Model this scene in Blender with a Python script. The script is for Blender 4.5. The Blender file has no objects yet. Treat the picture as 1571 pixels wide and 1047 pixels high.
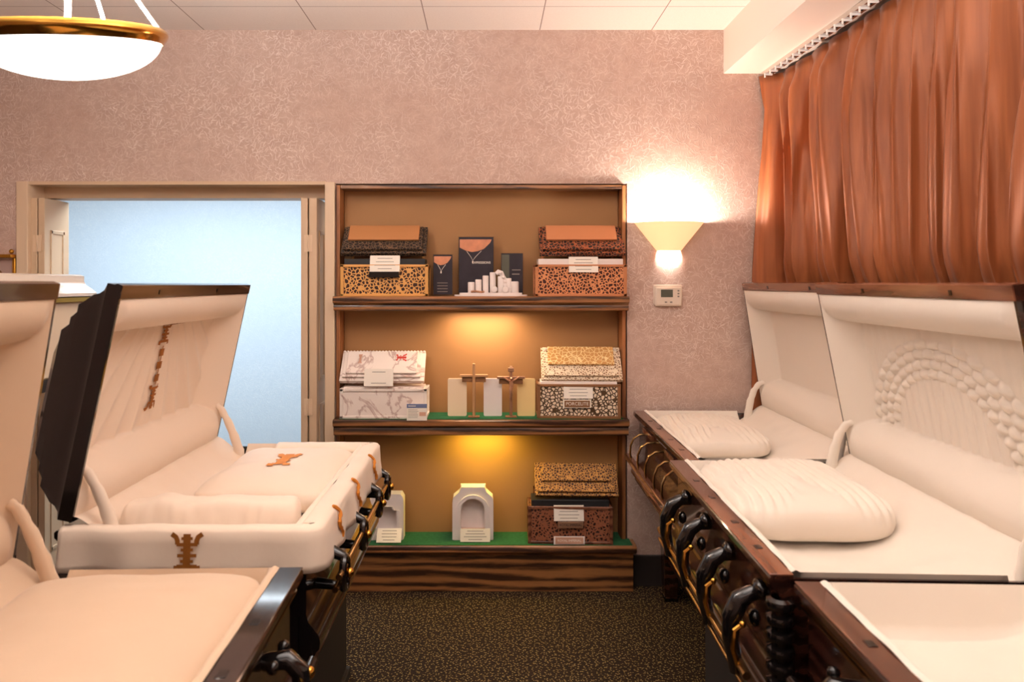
import bpy, bmesh, math, random
from math import sin, cos, pi, radians, atan2, hypot, sqrt
from mathutils import Vector, Matrix, noise
random.seed(7)
S = bpy.context.scene
C = S.collection

# ------------------------------------------------------------------ camera
cam_d = bpy.data.cameras.new('camera'); cam = bpy.data.objects.new('camera', cam_d); C.objects.link(cam)
cam.location = (0, 0, 1.62); cam.rotation_euler = (pi/2, 0, 0)
cam_d.sensor_width = 36; cam_d.lens = 1050/1571*36
cam_d.shift_x = 37.5/1571; cam_d.shift_y = -88.5/1571
cam_d.clip_start = 0.05
cam_d.dof.use_dof = True; cam_d.dof.focus_distance = 3.3; cam_d.dof.aperture_fstop = 3.5
S.camera = cam
# ------------------------------------------------------------------ world, exposure, big lights
w = bpy.data.worlds.new('world'); S.world = w; w.use_nodes = True
w.node_tree.nodes['Background'].inputs[0].default_value = (1.0, .80, .66, 1)
w.node_tree.nodes['Background'].inputs[1].default_value = .55
S.view_settings.view_transform = 'Standard'; S.view_settings.look = 'None'
S.view_settings.exposure = 0.0; S.view_settings.gamma = 1.0; S.view_settings.use_curve_mapping = False

def light(name, typ, loc, energy, color, size=.1, rot=(0,0,0), size_y=None, spot=None, blend=.5, spread=None):
    d = bpy.data.lights.new(name, typ); d.energy = energy; d.color = color
    if typ == 'AREA':
        d.size = size
        if size_y: d.shape = 'RECTANGLE'; d.size_y = size_y
        if spread: d.spread = spread
    else: d.shadow_soft_size = size
    if spot: d.spot_size = spot; d.spot_blend = blend
    o = bpy.data.objects.new(name, d); C.objects.link(o); o.location = loc; o.rotation_euler = rot
    return o
WARM = (1, .95, .91)
light('ceiling_fill_light', 'AREA', (.3, 1.0, 2.9), 13, WARM, 1.4)  # added soft fill below the ceiling, no fixture there
light('ceiling_fill_light', 'AREA', (-.2, -1.2, 2.85), 13, WARM, 2.0, rot=(radians(30),0,0))  # second added fill, unseen behind the camera
for px_, py_, e_ in ((-1.13, 1.85, 54), (.55, 1.5, 34), (-1.1, -.3, 13), (.8, -.6, 18)):      # first from the bowl pendant, others added to brighten walls and ceiling
    light('pendant_and_fill_uplight', 'AREA', (px_, py_, 2.30), e_, (1,.975,.95), .40, rot=(pi,0,0))
light('pendant_light', 'POINT', (-1.13, 1.85, 2.56), 20, (1,.96,.93), .10)
light('sconce_light', 'POINT', (.968, 3.60, 1.925), 38, (1,.91,.83), .03)
light('shelf_light', 'AREA', (-.02, 3.65, 1.462), 3.6, (1,.74,.48), .34, size_y=.04)
light('shelf_light', 'AREA', (-.02, 3.65, .818), 2.8, (1,.76,.12), .26, size_y=.04)
light('hall_light', 'AREA', (-2.2, 4.7, 2.7), 130, (.80,.91,1), 3.0, size_y=1.2)

# ------------------------------------------------------------------ materials
def lin(c): return tuple(((x/255)/12.92 if x/255 <= .04045 else ((x/255+.055)/1.055)**2.4) for x in c)
def mat(name, rgb, rough=.5, metal=0, spec=.5, coat=0, sheen=0, emis=None, es=0, trans=0, noise_amt=0, nscale=20, bump=0, bscale=80, stretch=(1,1,1), ior=1.45):
    m = bpy.data.materials.new(name); m.use_nodes = True; nt = m.node_tree; b = nt.nodes['Principled BSDF']
    col = (*lin(rgb), 1)
    b.inputs['Base Color'].default_value = col; b.inputs['Roughness'].default_value = rough
    b.inputs['Metallic'].default_value = metal; b.inputs['Specular IOR Level'].default_value = spec
    b.inputs['Coat Weight'].default_value = coat; b.inputs['Coat Roughness'].default_value = .06
    b.inputs['Sheen Weight'].default_value = sheen; b.inputs['Transmission Weight'].default_value = trans
    b.inputs['IOR'].default_value = ior
    if emis: b.inputs['Emission Color'].default_value = (*emis, 1); b.inputs['Emission Strength'].default_value = es
    if noise_amt or bump:
        tc = nt.nodes.new('ShaderNodeTexCoord'); mp = nt.nodes.new('ShaderNodeMapping'); mp.inputs['Scale'].default_value = stretch
        nt.links.new(tc.outputs['Object'], mp.inputs[0])
        if noise_amt:
            n = nt.nodes.new('ShaderNodeTexNoise'); n.inputs['Scale'].default_value = nscale; n.inputs['Detail'].default_value = 5
            nt.links.new(mp.outputs[0], n.inputs[0])
            mx = nt.nodes.new('ShaderNodeMix'); mx.data_type = 'RGBA'
            mx.inputs[6].default_value = (*[c*(1-noise_amt) for c in col[:3]], 1); mx.inputs[7].default_value = (*[min(1, c*(1+noise_amt)) for c in col[:3]], 1)
            nt.links.new(n.outputs[0], mx.inputs[0]); nt.links.new(mx.outputs[2], b.inputs['Base Color'])
        if bump:
            n2 = nt.nodes.new('ShaderNodeTexNoise'); n2.inputs['Scale'].default_value = bscale; n2.inputs['Detail'].default_value = 4
            nt.links.new(mp.outputs[0], n2.inputs[0]); bp = nt.nodes.new('ShaderNodeBump'); bp.inputs['Strength'].default_value = bump; bp.inputs['Distance'].default_value = .01
            nt.links.new(n2.outputs[0], bp.inputs['Height']); nt.links.new(bp.outputs[0], b.inputs['Normal'])
    return m
class NT:
    def __init__(s, m): s.nt = m.node_tree; s.b = s.nt.nodes['Principled BSDF']
    def n(s, t, **k):
        x = s.nt.nodes.new(t)
        for a, v in k.items(): setattr(x, a, v)
        return x
    def l(s, a, b): s.nt.links.new(a, b)
    def math(s, op, a, b=None, c=None):
        x = s.n('ShaderNodeMath', operation=op)
        for i, v in enumerate((a, b, c)):
            if v is None: continue
            if isinstance(v, (int, float)): x.inputs[i].default_value = v
            else: s.l(v, x.inputs[i])
        return x.outputs[0]
    def ramp(s, f, stops):
        r = s.n('ShaderNodeValToRGB'); e = r.color_ramp.elements
        while len(e) < len(stops): e.new(.5)
        for q, (p, c) in zip(e, stops): q.position = p; q.color = (*lin(c), 1)
        s.l(f, r.inputs[0]); return r.outputs[0]
    def mix(s, f, a, b):
        x = s.n('ShaderNodeMix', data_type='RGBA')
        for i, v in ((0, f), (6, a), (7, b)):
            if isinstance(v, (int, float)): x.inputs[i].default_value = v
            elif isinstance(v, tuple): x.inputs[i].default_value = (*lin(v), 1)
            else: s.l(v, x.inputs[i])
        return x.outputs[2]
    def obj(s): return s.n('ShaderNodeTexCoord').outputs['Object']
    def mapping(s, vec, scale=(1,1,1), loc=(0,0,0), rot=(0,0,0)):
        m = s.n('ShaderNodeMapping'); m.inputs['Scale'].default_value = scale; m.inputs['Location'].default_value = loc; m.inputs['Rotation'].default_value = rot
        s.l(vec, m.inputs[0]); return m.outputs[0]
    def noise(s, vec, scale, detail=4, rough=.5, dist=0):
        x = s.n('ShaderNodeTexNoise'); x.inputs['Scale'].default_value = scale; x.inputs['Detail'].default_value = detail
        x.inputs['Roughness'].default_value = rough; x.inputs['Distortion'].default_value = dist
        s.l(vec, x.inputs[0]); return x.outputs[0]
    def bump(s, h, st, d=.01):
        x = s.n('ShaderNodeBump'); x.inputs['Strength'].default_value = st; x.inputs['Distance'].default_value = d
        s.l(h, x.inputs['Height']); s.l(x.outputs[0], s.b.inputs['Normal'])

def stroke_wall(name, base, light_c, dark_c, amt=.75):
    m = mat(name, base, .62, spec=.35); t = NT(m)
    o = t.obj(); sp = t.n('ShaderNodeSeparateXYZ'); t.l(o, sp.inputs[0])
    cb = t.n('ShaderNodeCombineXYZ'); t.l(t.math('ADD', sp.outputs[0], sp.outputs[1]), cb.inputs[0]); t.l(sp.outputs[2], cb.inputs[1])
    P = cb.outputs[0]
    wn = t.n('ShaderNodeTexNoise'); wn.inputs['Scale'].default_value = 26; t.l(P, wn.inputs[0])
    wv = t.n('ShaderNodeVectorMath', operation='MULTIPLY_ADD'); t.l(wn.outputs['Color'], wv.inputs[0]); wv.inputs[1].default_value = (.028,.028,0); t.l(P, wv.inputs[2])
    P2 = wv.outputs[0]; tot = None
    for i, sc in enumerate((22, 27, 33, 40)):
        pm = t.mapping(P2, loc=(i*3.7, i*1.9, 0))
        v = t.n('ShaderNodeTexVoronoi', voronoi_dimensions='2D'); v.inputs['Scale'].default_value = sc; t.l(pm, v.inputs['Vector'])
        d = t.n('ShaderNodeVectorMath', operation='SUBTRACT'); t.l(pm, d.inputs[0]); t.l(v.outputs['Position'], d.inputs[1])
        r = t.n('ShaderNodeVectorRotate', rotation_type='Z_AXIS'); t.l(d.outputs[0], r.inputs['Vector'])
        sc3 = t.n('ShaderNodeSeparateColor'); t.l(v.outputs['Color'], sc3.inputs[0]); t.l(t.math('MULTIPLY', sc3.outputs[0], 6.28), r.inputs['Angle'])
        q = t.n('ShaderNodeSeparateXYZ'); t.l(r.outputs[0], q.inputs[0])
        a = t.math('SUBTRACT', 1, t.math('MINIMUM', t.math('DIVIDE', t.math('ABSOLUTE', q.outputs[0]), .0026), 1))
        b_ = t.math('SUBTRACT', 1, t.math('MINIMUM', t.math('POWER', t.math('DIVIDE', t.math('ABSOLUTE', q.outputs[1]), .42/sc+.004), 4), 1))
        k = t.math('MULTIPLY', t.math('MULTIPLY', a, b_), t.math('ADD', t.math('MULTIPLY', sc3.outputs[1], .8), .2))
        tot = k if tot is None else t.math('MAXIMUM', tot, k)
    big = t.noise(P, 2.2, 3); med = t.noise(P, 14, 5, .7)
    c1 = t.mix(t.math('MULTIPLY_ADD', med, 1.6, -.35), dark_c, base)
    reg = t.math('MINIMUM', t.math('MAXIMUM', t.math('MULTIPLY_ADD', big, 3.0, -.9), .25), 1)
    c2 = t.mix(t.math('MULTIPLY', t.math('MULTIPLY', tot, reg), amt), c1, light_c)
    t.l(c2, t.b.inputs['Base Color']); t.bump(tot, .25, .003)
    return m
M = {}
M['wall'] = stroke_wall('straw_stroke_wall_finish', (214,187,172), (255,244,236), (186,154,140))
M['hallwall'] = stroke_wall('pale_blue_wall_finish', (205,222,234), (240,246,248), (196,214,228), .45)
M['white'] = mat('white_paint', (240,222,208), .6)
M['underside'] = mat('pink_soffit', (226,196,180), .7)
M['beige'] = mat('beige_door_paint', (214,184,152), .45)
M['beige_lt'] = mat('beige_trim_paint', (226,198,168), .45)
M['backboard'] = mat('brown_backboard', (166,120,74), .6, noise_amt=.06, nscale=3)
M['baseboard'] = mat('dark_baseboard', (52,44,42), .5)
M['green'] = mat('green_felt', (50,100,66), .95, spec=.1, noise_amt=.35, nscale=60, bump=.3, bscale=300)
M['brass'] = mat('polished_brass', (214,160,72), .16, 1)
M['gilt'] = mat('gilt_metal', (205,150,60), .35, 1)
M['darkbrass'] = mat('antique_brass', (168,132,84), .25, 1)
M['chrome'] = mat('chrome', (210,205,200), .15, 1)
M['black'] = mat('gloss_black_metal', (26,22,22), .14, .4, coat=.8)
M['plastic'] = mat('ivory_plastic', (232,214,196), .4)
M['lcd'] = mat('grey_display', (92,92,80), .3)
M['card'] = mat('card_stock', (246,236,222), .6)
M['ink'] = mat('grey_ink', (150,140,130), .7)
M['ink_dark'] = mat('dark_ink', (70,64,62), .7)
M['lining'] = mat('cream_satin_lining', (238,218,198), .62, sheen=.25, spec=.3, bump=.12, bscale=14)
M['lining_w'] = mat('white_crepe_lining', (234,222,208), .66, sheen=.25, spec=.3, bump=.15, bscale=16)
M['lining_p'] = mat('warm_satin_lining', (212,184,156), .6, sheen=.25, spec=.3, bump=.12, bscale=14)
M['embroid'] = mat('bronze_embroidery', (150,88,22), .7)
M['embroid_o'] = mat('orange_embroidery', (212,130,44), .7)
M['stand'] = mat('dark_pedestal_cloth', (40,32,30), .8)
M['copper'] = mat('copper_sheet', (190,130,82), .42, .3)
M['gold_sheet'] = mat('gold_sheet', (222,164,94), .4, .2)
M['darkliner'] = mat('dark_urn_liner', (40,40,42), .35)
M['clear'] = mat('clear_acrylic', (240,240,240), .03, trans=1, ior=1.3)
M['photo_dark'] = mat('dark_print', (48,42,50), .3, noise_amt=.5, nscale=12)
M['photo_skin'] = mat('skin_tone_print', (212,140,104), .4, noise_amt=.3, nscale=30)
M['glass_glow'] = mat('frosted_glass_bowl', (255,250,244), .35, emis=(1,.95,.9), es=3.2)
M['rod_white'] = mat('white_rod', (250,240,230), .3, emis=(1,.95,.9), es=.15)
M['plaque_c'] = mat('cream_plaque', (246,220,186), .4)
M['plaque_w'] = mat('white_plaque', (240,228,222), .4)
M['plaque_y'] = mat('yellow_cream_plaque', (246,214,150), .4)
M['figure'] = mat('antique_silver', (206,160,130), .35, .8)
M['redprint'] = mat('red_print', (214,70,54), .6)
M['blueprint'] = mat('blue_print', (112,122,158), .6)
M['tan'] = mat('tan_print', (214,164,138), .6)
M['crossrose'] = mat('rose_wood', (206,158,112), .4, .3)
M['crossback'] = mat('brown_cross_wood', (140,96,60), .5)
M['whitestone'] = mat('white_resin', (240,228,222), .5, noise_amt=.04, nscale=30)
M['whitecasket'] = mat('ivory_lacquer', (248,232,214), .3, coat=.4)
M['cloth_gray'] = mat('mauve_cloth', (190,160,150), .8)

def wood(name, dark, lightc, scale=1, axis='X', rough=.35, coat=.3, contrast=(.38,.62)):
    m = mat(name, lightc, rough, coat=coat); t = NT(m); o = t.obj()
    st = {'X': (1, 9, 9), 'Y': (9, 1, 9), 'Z': (9, 9, 1)}[axis]
    p = t.mapping(o, tuple(x*scale for x in st))
    w1 = t.noise(p, 2.2, 3, .5, 1.6); w2 = t.noise(p, 9, 6, .7)
    band = t.n('ShaderNodeTexWave', wave_type='BANDS', bands_direction='Z' if axis != 'Z' else 'X')
    band.inputs['Scale'].default_value = .8; band.inputs['Distortion'].default_value = 11; band.inputs['Detail'].default_value = 3; band.inputs['Detail Scale'].default_value = .8
    t.l(p, band.inputs[0])
    f = t.math('ADD', t.math('MULTIPLY', w1, .45), t.math('ADD', t.math('MULTIPLY', w2, .3), t.math('MULTIPLY', band.outputs[0], .28)))
    c = t.ramp(f, [(contrast[0], dark), (contrast[1], lightc)])
    t.l(c, t.b.inputs['Base Color']); t.bump(w2, .08, .002)
    return m
M['oak'] = wood('dark_stained_oak', (54,30,18), (156,104,62), 1.0)
M['oak_v'] = wood('dark_stained_oak_upright', (126,76,42), (168,108,62), 1.0, 'Z', .5, .05)
M['mahog'] = wood('dark_mahogany', (30,15,12), (66,36,27), 1.0, 'Y', .22, .8)
M['mahog_rim'] = wood('mahogany_ledge', (84,46,34), (136,86,62), 1.0, 'Y', .22, .7)
M['espresso'] = wood('espresso_lacquer', (24,14,14), (46,26,24), 1, 'Y', .12, 1)
M['espresso_rim'] = wood('espresso_ledge', (36,24,22), (62,46,40), 1, 'Y', .10, 1)
M['blackwood'] = mat('black_lacquer', (22,17,17), .14, coat=1)

def carpet():
    m = mat('flecked_carpet', (40,32,28), .95, spec=.1); t = NT(m); o = t.obj(); tot = None
    for i, (sc, st) in enumerate(((56, (1,.8,1)), (66, (.8,1,1)))):
        p = t.mapping(o, st, (i*.37, i*.71, 0))
        v = t.n('ShaderNodeTexVoronoi', voronoi_dimensions='2D'); v.inputs['Scale'].default_value = sc; t.l(p, v.inputs['Vector'])
        k = t.math('LESS_THAN', v.outputs['Distance'], .17 - .02*i)
        tot = k if tot is None else t.math('MAXIMUM', tot, k)
    n = t.noise(o, 60, 3)
    c = t.mix(t.math('MULTIPLY', tot, .85), t.mix(n, (22,20,24), (66,50,36)), t.mix(t.noise(o, 9, 2), (118,94,52), (168,142,92)))
    t.l(c, t.b.inputs['Base Color']); t.bump(t.noise(o, 400, 2), .5, .004)
    return m
M['carpet'] = carpet()

def lattice(name, net, hole, scale=42, lo=.10, hi=.16, metal=0, rough=.45):
    m = mat(name, net, rough, metal); t = NT(m); o = t.obj()
    nz = t.n('ShaderNodeTexNoise'); nz.inputs['Scale'].default_value = 30; t.l(o, nz.inputs[0])
    wv = t.n('ShaderNodeVectorMath', operation='MULTIPLY_ADD'); t.l(nz.outputs['Color'], wv.inputs[0]); wv.inputs[1].default_value = (.012,.012,.012); t.l(o, wv.inputs[2])
    v = t.n('ShaderNodeTexVoronoi', feature='DISTANCE_TO_EDGE'); v.inputs['Scale'].default_value = scale; t.l(wv.outputs[0], v.inputs['Vector'])
    c = t.ramp(v.outputs['Distance'], [(lo, net), (hi, hole)])
    t.l(c, t.b.inputs['Base Color'])
    r = t.n('ShaderNodeMapRange'); t.l(v.outputs['Distance'], r.inputs[0]); r.inputs[1].default_value = lo; r.inputs[2].default_value = hi; r.inputs[3].default_value = 1; r.inputs[4].default_value = 0
    t.bump(r.outputs[0], .6, .004)
    return m
M['lat_gold'] = lattice('gold_lattice', (222,164,94), (58,26,16), 56, .11, .15)
M['lat_copper'] = lattice('copper_lattice', (226,150,100), (70,24,14), 58, .11, .15)
M['lat_dk'] = lattice('dark_bronze_lattice', (120,92,66), (26,16,14), 60, .04, .10)
M['lat_dkc'] = lattice('dark_copper_lattice', (176,98,58), (30,18,18), 60, .06, .12)
M['lat_white'] = lattice('white_pebble_lattice', (84,60,36), (244,222,194), 56, .11, .16)
M['lat_whitelid'] = lattice('white_gold_filigree', (240,220,192), (150,112,78), 80, .14, .20)
M['lat_goldlid'] = lattice('gold_filigree_plate', (250,222,164), (206,150,84), 46, .05, .09)
M['lat_brown'] = lattice('brown_relief_lattice', (150,90,62), (46,20,14), 64, .13, .24)
M['lat_brownlid'] = lattice('brown_gold_speckle', (196,140,72), (70,40,28), 80, .08, .16, .3)

def marble():
    m = mat('veined_marble', (238,222,212), .3); t = NT(m); o = t.obj()
    a = t.noise(o, 5, 6, .55, .9); k = t.math('ABSOLUTE', t.math('SUBTRACT', a, .5))
    c = t.ramp(k, [(0, (196,166,156)), (.030, (242,228,218))])
    t.l(c, t.b.inputs['Base Color']); return m
M['marble'] = marble()
def curtain_mat():
    m = mat('copper_satin_curtain', (176,84,44), .42, .15, sheen=.08); t = NT(m); o = t.obj()
    p = t.mapping(o, (22, 22, .7)); n = t.noise(p, 1.3, 4, .5, .4)
    c = t.ramp(n, [(.25, (130,68,34)), (.75, (176,102,58))])
    t.l(c, t.b.inputs['Base Color']); t.bump(n, .12, .006); return m
M['curtain'] = curtain_mat()
def ceil_mat():
    m = mat('ceiling_tile', (236,214,200), .85); t = NT(m); o = t.obj()
    sp = t.n('ShaderNodeSeparateXYZ'); t.l(o, sp.inputs[0]); g = None
    for ax, off in ((0, 1.52+6), (1, -3.36+6)):
        f = t.math('ABSOLUTE', t.math('SUBTRACT', t.math('FRACT', t.math('ADD', t.math('DIVIDE', t.math('ADD', sp.outputs[ax], off), .6), .5)), .5))
        k = t.math('LESS_THAN', f, .0045 if ax == 0 else .0035); g = k if g is None else t.math('MAXIMUM', g, k)
    n = t.noise(o, 220, 3, .8)
    base = t.mix(n, (218,202,192), (242,230,221))
    t.l(t.mix(t.math('MULTIPLY', g, .75), base, (120,84,68)), t.b.inputs['Base Color']); t.bump(t.math('SUBTRACT', n, t.math('MULTIPLY', g, 3)), .25, .004)
    return m
M['ceil'] = ceil_mat()

# ------------------------------------------------------------------ mesh builder
class MB:
    def __init__(s, xf=None): s.v = []; s.f = []; s.xf = xf
    def add(s, vs, fs):
        k = len(s.v); s.v += [tuple(v) for v in vs]; s.f += [tuple(i+k for i in f) for f in fs]; return s
    def box(s, x0, x1, y0, y1, z0, z1, mtx=None):
        vs = [Vector((x, y, z)) for z in (z0, z1) for y in (y0, y1) for x in (x0, x1)]
        if mtx: vs = [mtx @ v for v in vs]
        return s.add(vs, [(0,2,3,1), (4,5,7,6), (0,1,5,4), (2,6,7,3), (0,4,6,2), (1,3,7,5)])
    def prism(s, poly, c0, c1, fn):
        n = len(poly); vs = [fn(a, b, c0) for a, b in poly] + [fn(a, b, c1) for a, b in poly]
        return s.add(vs, [tuple(range(n)), tuple(range(2*n-1, n-1, -1))] + [(i, (i+1) % n, n+(i+1) % n, n+i) for i in range(n)])
    def tube(s, path, r, n=10, flat=1.0):
        P = [Vector(p) for p in path]; m = len(P); R = r if isinstance(r, (list, tuple)) else [r]*m
        vs = []; prev = None
        for i, p in enumerate(P):
            d = (P[min(i+1, m-1)] - P[max(i-1, 0)]).normalized()
            up = prev if prev is not None else (Vector((0, 0, 1)) if abs(d.z) < .9 else Vector((0, 1, 0)))
            a = (up - d*up.dot(d)).normalized(); b = d.cross(a); prev = a
            vs += [p + a*cos(2*pi*k/n)*R[i] + b*sin(2*pi*k/n)*R[i]*flat for k in range(n)]
        fs = [(i*n+k, i*n+(k+1) % n, (i+1)*n+(k+1) % n, (i+1)*n+k) for i in range(m-1) for k in range(n)]
        fs += [tuple(range(n-1, -1, -1)), tuple(range((m-1)*n, m*n))]
        return s.add(vs, fs)
    def lathe(s, prof, c, n=24, axis='Z', a0=0, a1=2*pi, mtx=None):
        full = abs(a1-a0-2*pi) < 1e-6; cnt = n if full else n+1; vs = []
        for (r, h) in prof:
            for k in range(cnt):
                t = a0+(a1-a0)*k/n; x, y = r*cos(t), r*sin(t)
                q = Vector((x, y, h)) if axis == 'Z' else (Vector((x, h, y)) if axis == 'Y' else Vector((h, x, y)))
                if mtx: q = mtx @ q
                vs.append(Vector(c)+q)
        m = len(prof)
        fs = [(i*cnt+k, i*cnt+(k+1) % cnt, (i+1)*cnt+(k+1) % cnt, (i+1)*cnt+k) for i in range(m-1) for k in range(n if full else n)]
        return s.add(vs, fs)
    def ball(s, c, r, n=10, sq=(1,1,1)):
        m = n//2+1; vs = []
        for i in range(m+1):
            t = pi*i/m
            for k in range(n): vs.append((c[0]+r*sq[0]*sin(t)*cos(2*pi*k/n), c[1]+r*sq[1]*sin(t)*sin(2*pi*k/n), c[2]+r*sq[2]*cos(t)))
        return s.add(vs, [(i*n+k, i*n+(k+1) % n, (i+1)*n+(k+1) % n, (i+1)*n+k) for i in range(m) for k in range(n)])
    def grid(s, fn, nu, nv, thick=None):
        vs = [fn(i/nu, j/nv) for j in range(nv+1) for i in range(nu+1)]
        return s.add(vs, [(j*(nu+1)+i, j*(nu+1)+i+1, (j+1)*(nu+1)+i+1, (j+1)*(nu+1)+i) for j in range(nv) for i in range(nu)])
    def build(s, name, m, parent=None, label=None, bevel=0, angle=38, flat=False, solid=0):
        me = bpy.data.meshes.new(name)
        vs = [s.xf(*v) for v in s.v] if s.xf else s.v
        me.from_pydata([tuple(v) for v in vs], [], s.f)
        bm = bmesh.new(); bm.from_mesh(me); bmesh.ops.remove_doubles(bm, verts=bm.verts, dist=1e-6)
        bmesh.ops.recalc_face_normals(bm, faces=bm.faces); bm.to_mesh(me); bm.free()
        if not flat:
            for p in me.polygons: p.use_smooth = True
            me.set_sharp_from_angle(angle=radians(angle))
        me.materials.append(M[m] if isinstance(m, str) else m)
        o = bpy.data.objects.new(name, me); C.objects.link(o)
        if parent: o.parent = parent
        if label: o['label'] = label
        if solid:
            b = o.modifiers.new('solid', 'SOLIDIFY'); b.thickness = solid; b.offset = -1
        if bevel:
            b = o.modifiers.new('bevel', 'BEVEL'); b.width = bevel; b.segments = 2; b.limit_method = 'ANGLE'; b.angle_limit = radians(40)
        return o
def tag(o, label, cat, group=None):
    o['label'] = label; o['category'] = cat
    if group: o['group'] = group
    return o
def thing(name, loc, label, cat, group=None, rz=0):
    o = bpy.data.objects.new(name, None); C.objects.link(o); o.location = loc; o.rotation_euler = (0, 0, rz); o.empty_display_size = .1
    return tag(o, label, cat, group)
def struct(name, mb, m, **k):
    o = mb.build(name, m, **k); o['kind'] = 'structure'; return o
def sm(x): x = max(0, min(1, x)); return x*x*(3-2*x)
def text_part(s, size, m, parent, loc, rot=(pi/2,0,0), ext=.0004, bold=0):
    c = bpy.data.curves.new('t', 'FONT'); c.body = s; c.size = size; c.extrude = ext; c.align_x = 'CENTER'; c.align_y = 'CENTER'; c.offset = bold
    t = bpy.data.objects.new('t', c); C.objects.link(t)
    me = bpy.data.meshes.new_from_object(t); bpy.data.objects.remove(t); me.materials.clear(); me.materials.append(M[m])
    o = bpy.data.objects.new('lettering', me); C.objects.link(o); o.parent = parent; o.location = loc; o.rotation_euler = rot
    return o
F = 1050.0
def PX(x, Y): return (x-748)/F*Y
def PZ(y, Y): return 1.62-(y-435)/F*Y
D = 3.67; ZC = 2.98

# ------------------------------------------------------------------ structure
struct('floor', MB().box(-5, 1.95, -1.6, 6.4, -.1, 0), 'carpet')
struct('ceiling', MB().box(-3.7, 1.95, -1.6, D+.2, ZC, ZC+.1), 'ceil')
WT = .25
xl0, xl1 = PX(45, D), PX(500, D); nx0, nx1 = PX(515, D), PX(962, D); zt = PZ(282, D)
wb = MB()
wb.box(-3.7, xl0-.001, D, D+WT, 0, ZC); wb.box(xl0, xl1, D, D+WT, zt, ZC); wb.box(xl1, nx0, D, D+WT, 0, ZC)
wb.box(nx0, nx1, D, D+WT, zt, ZC); wb.box(nx0, nx1, 3.795, D+WT, 0, zt); wb.box(nx1, 1.95, D, D+WT, 0, ZC)
struct('wall_back', wb, 'wall')
struct('wall_left', MB().box(-3.7, -3.55, -1.6, D, 0, ZC), 'wall')
struct('wall_right', MB().box(1.88, 1.98, -1.6, D, 0, ZC), 'wall')
struct('wall_front', MB().box(-3.7, 1.95, -1.75, -1.6, 0, ZC), 'wall')
# soffit over the curtain
sx0 = PX(1110, D); zs = PZ(113, D)
struct('trim_1', MB().box(sx0, sx0+.22, -1.6, D, zs, ZC).box(sx0+.22, 1.88, 3.19, D, zs, ZC), 'white')
struct('trim_2', MB().box(sx0+.22, 1.88, -1.6, 3.19, zs+.012, ZC), 'underside')  # pinker underside beyond the strip at the back wall
# hall behind the doorway
struct('wall_hall', MB().box(-5, 1.5, 6.3, 6.4, 0, 2.8).box(-5, -4.9, D+WT, 6.3, 0, 2.8).box(1.4, 1.5, D+WT, 6.3, 0, 2.8), 'hallwall')
struct('ceiling_hall', MB().box(-5, 1.5, D+WT, 6.4, 2.8, 2.85), 'white')
struct('trim_3', MB().box(PX(28, D), xl0+.002, D-.018, D+WT, 0, PZ(279, D)), 'beige_lt', bevel=.003)
struct('trim_4', MB().box(xl1-.002, nx0-.002, D-.018, D+WT, 0, PZ(280, D)), 'beige_lt', bevel=.003)
struct('trim_5', MB().box(xl0, xl1, D-.006, D+.02, zt-.006, zt+.012).box(xl0+.002, xl1-.002, D+.02, D+WT, zt-.004, zt+.002).box(xl0+.002, xl1-.002, 3.79, 3.91, 2.092, zt), 'beige')
struct('baseboard_back', MB().box(nx1+.02, 1.88, D-.014, D, 0, .165).box(-3.55, PX(28, D)-.002, D-.014, D, 0, .165), 'baseboard', bevel=.003)

# folding door leaves
def leaf(x0, x1, y0, y1, label, hinge_side):
    o = thing('folding_door_leaf', ((x0+x1)/2, (y0+y1)/2, .01), label, 'door')
    cx, cy = (x0+x1)/2, (y0+y1)/2
    MB().box(x0-cx, x1-cx, y0-cy, y1-cy, 0, 2.07).build('door_panel', 'beige', o, bevel=.003)
    r = MB(); xf = x1-cx
    for z0, z1 in ((.15, .95), (1.08, 1.90)):
        a, b = y0-cy+.05, y1-cy-.045
        for (ya, yb, za, zb) in ((a, b, z0, z0+.02), (a, b, z1-.02, z1), (a, a+.015, z0, z1), (b-.015, b, z0, z1)):
            r.box(xf-.002, xf+.005, ya, yb, za, zb)
    r.build('panel_moulding', 'beige', o, bevel=.002)
    return o
yl0, yl1 = 3.68, 3.895
LL = [(-2.456, -2.424, 'outer beige leaf of the folded door stacked against the left door jamb'),
      (-2.416, -2.382, 'inner beige leaf of the folded door at left, its panelled face turned to the doorway')]
LR = [(-1.004, -.968, 'inner beige leaf of the folded door at right, edging the bright blue opening'),
      (-.960, -.918, 'outer beige leaf of the folded door next to the post beside the shelving')]
for grp, xh in ((LL, -2.42), (LR, -.964)):
    for (a, b, lab) in grp: o = leaf(a, b, yl0, yl1, lab, 1)
    for zc in (1.83, .95):
        h = MB().box(xh-.022-o.location.x, xh+.022-o.location.x, yl0-.004-o.location.y, yl0-.0005-o.location.y, zc-.05, zc+.04)
        h.tube([(xh-o.location.x, yl0-.004-o.location.y, zc-.05), (xh-o.location.x, yl0-.004-o.location.y, zc+.04)], .005, 8)
        h.build('hinge', 'beige_lt', o)

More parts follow.
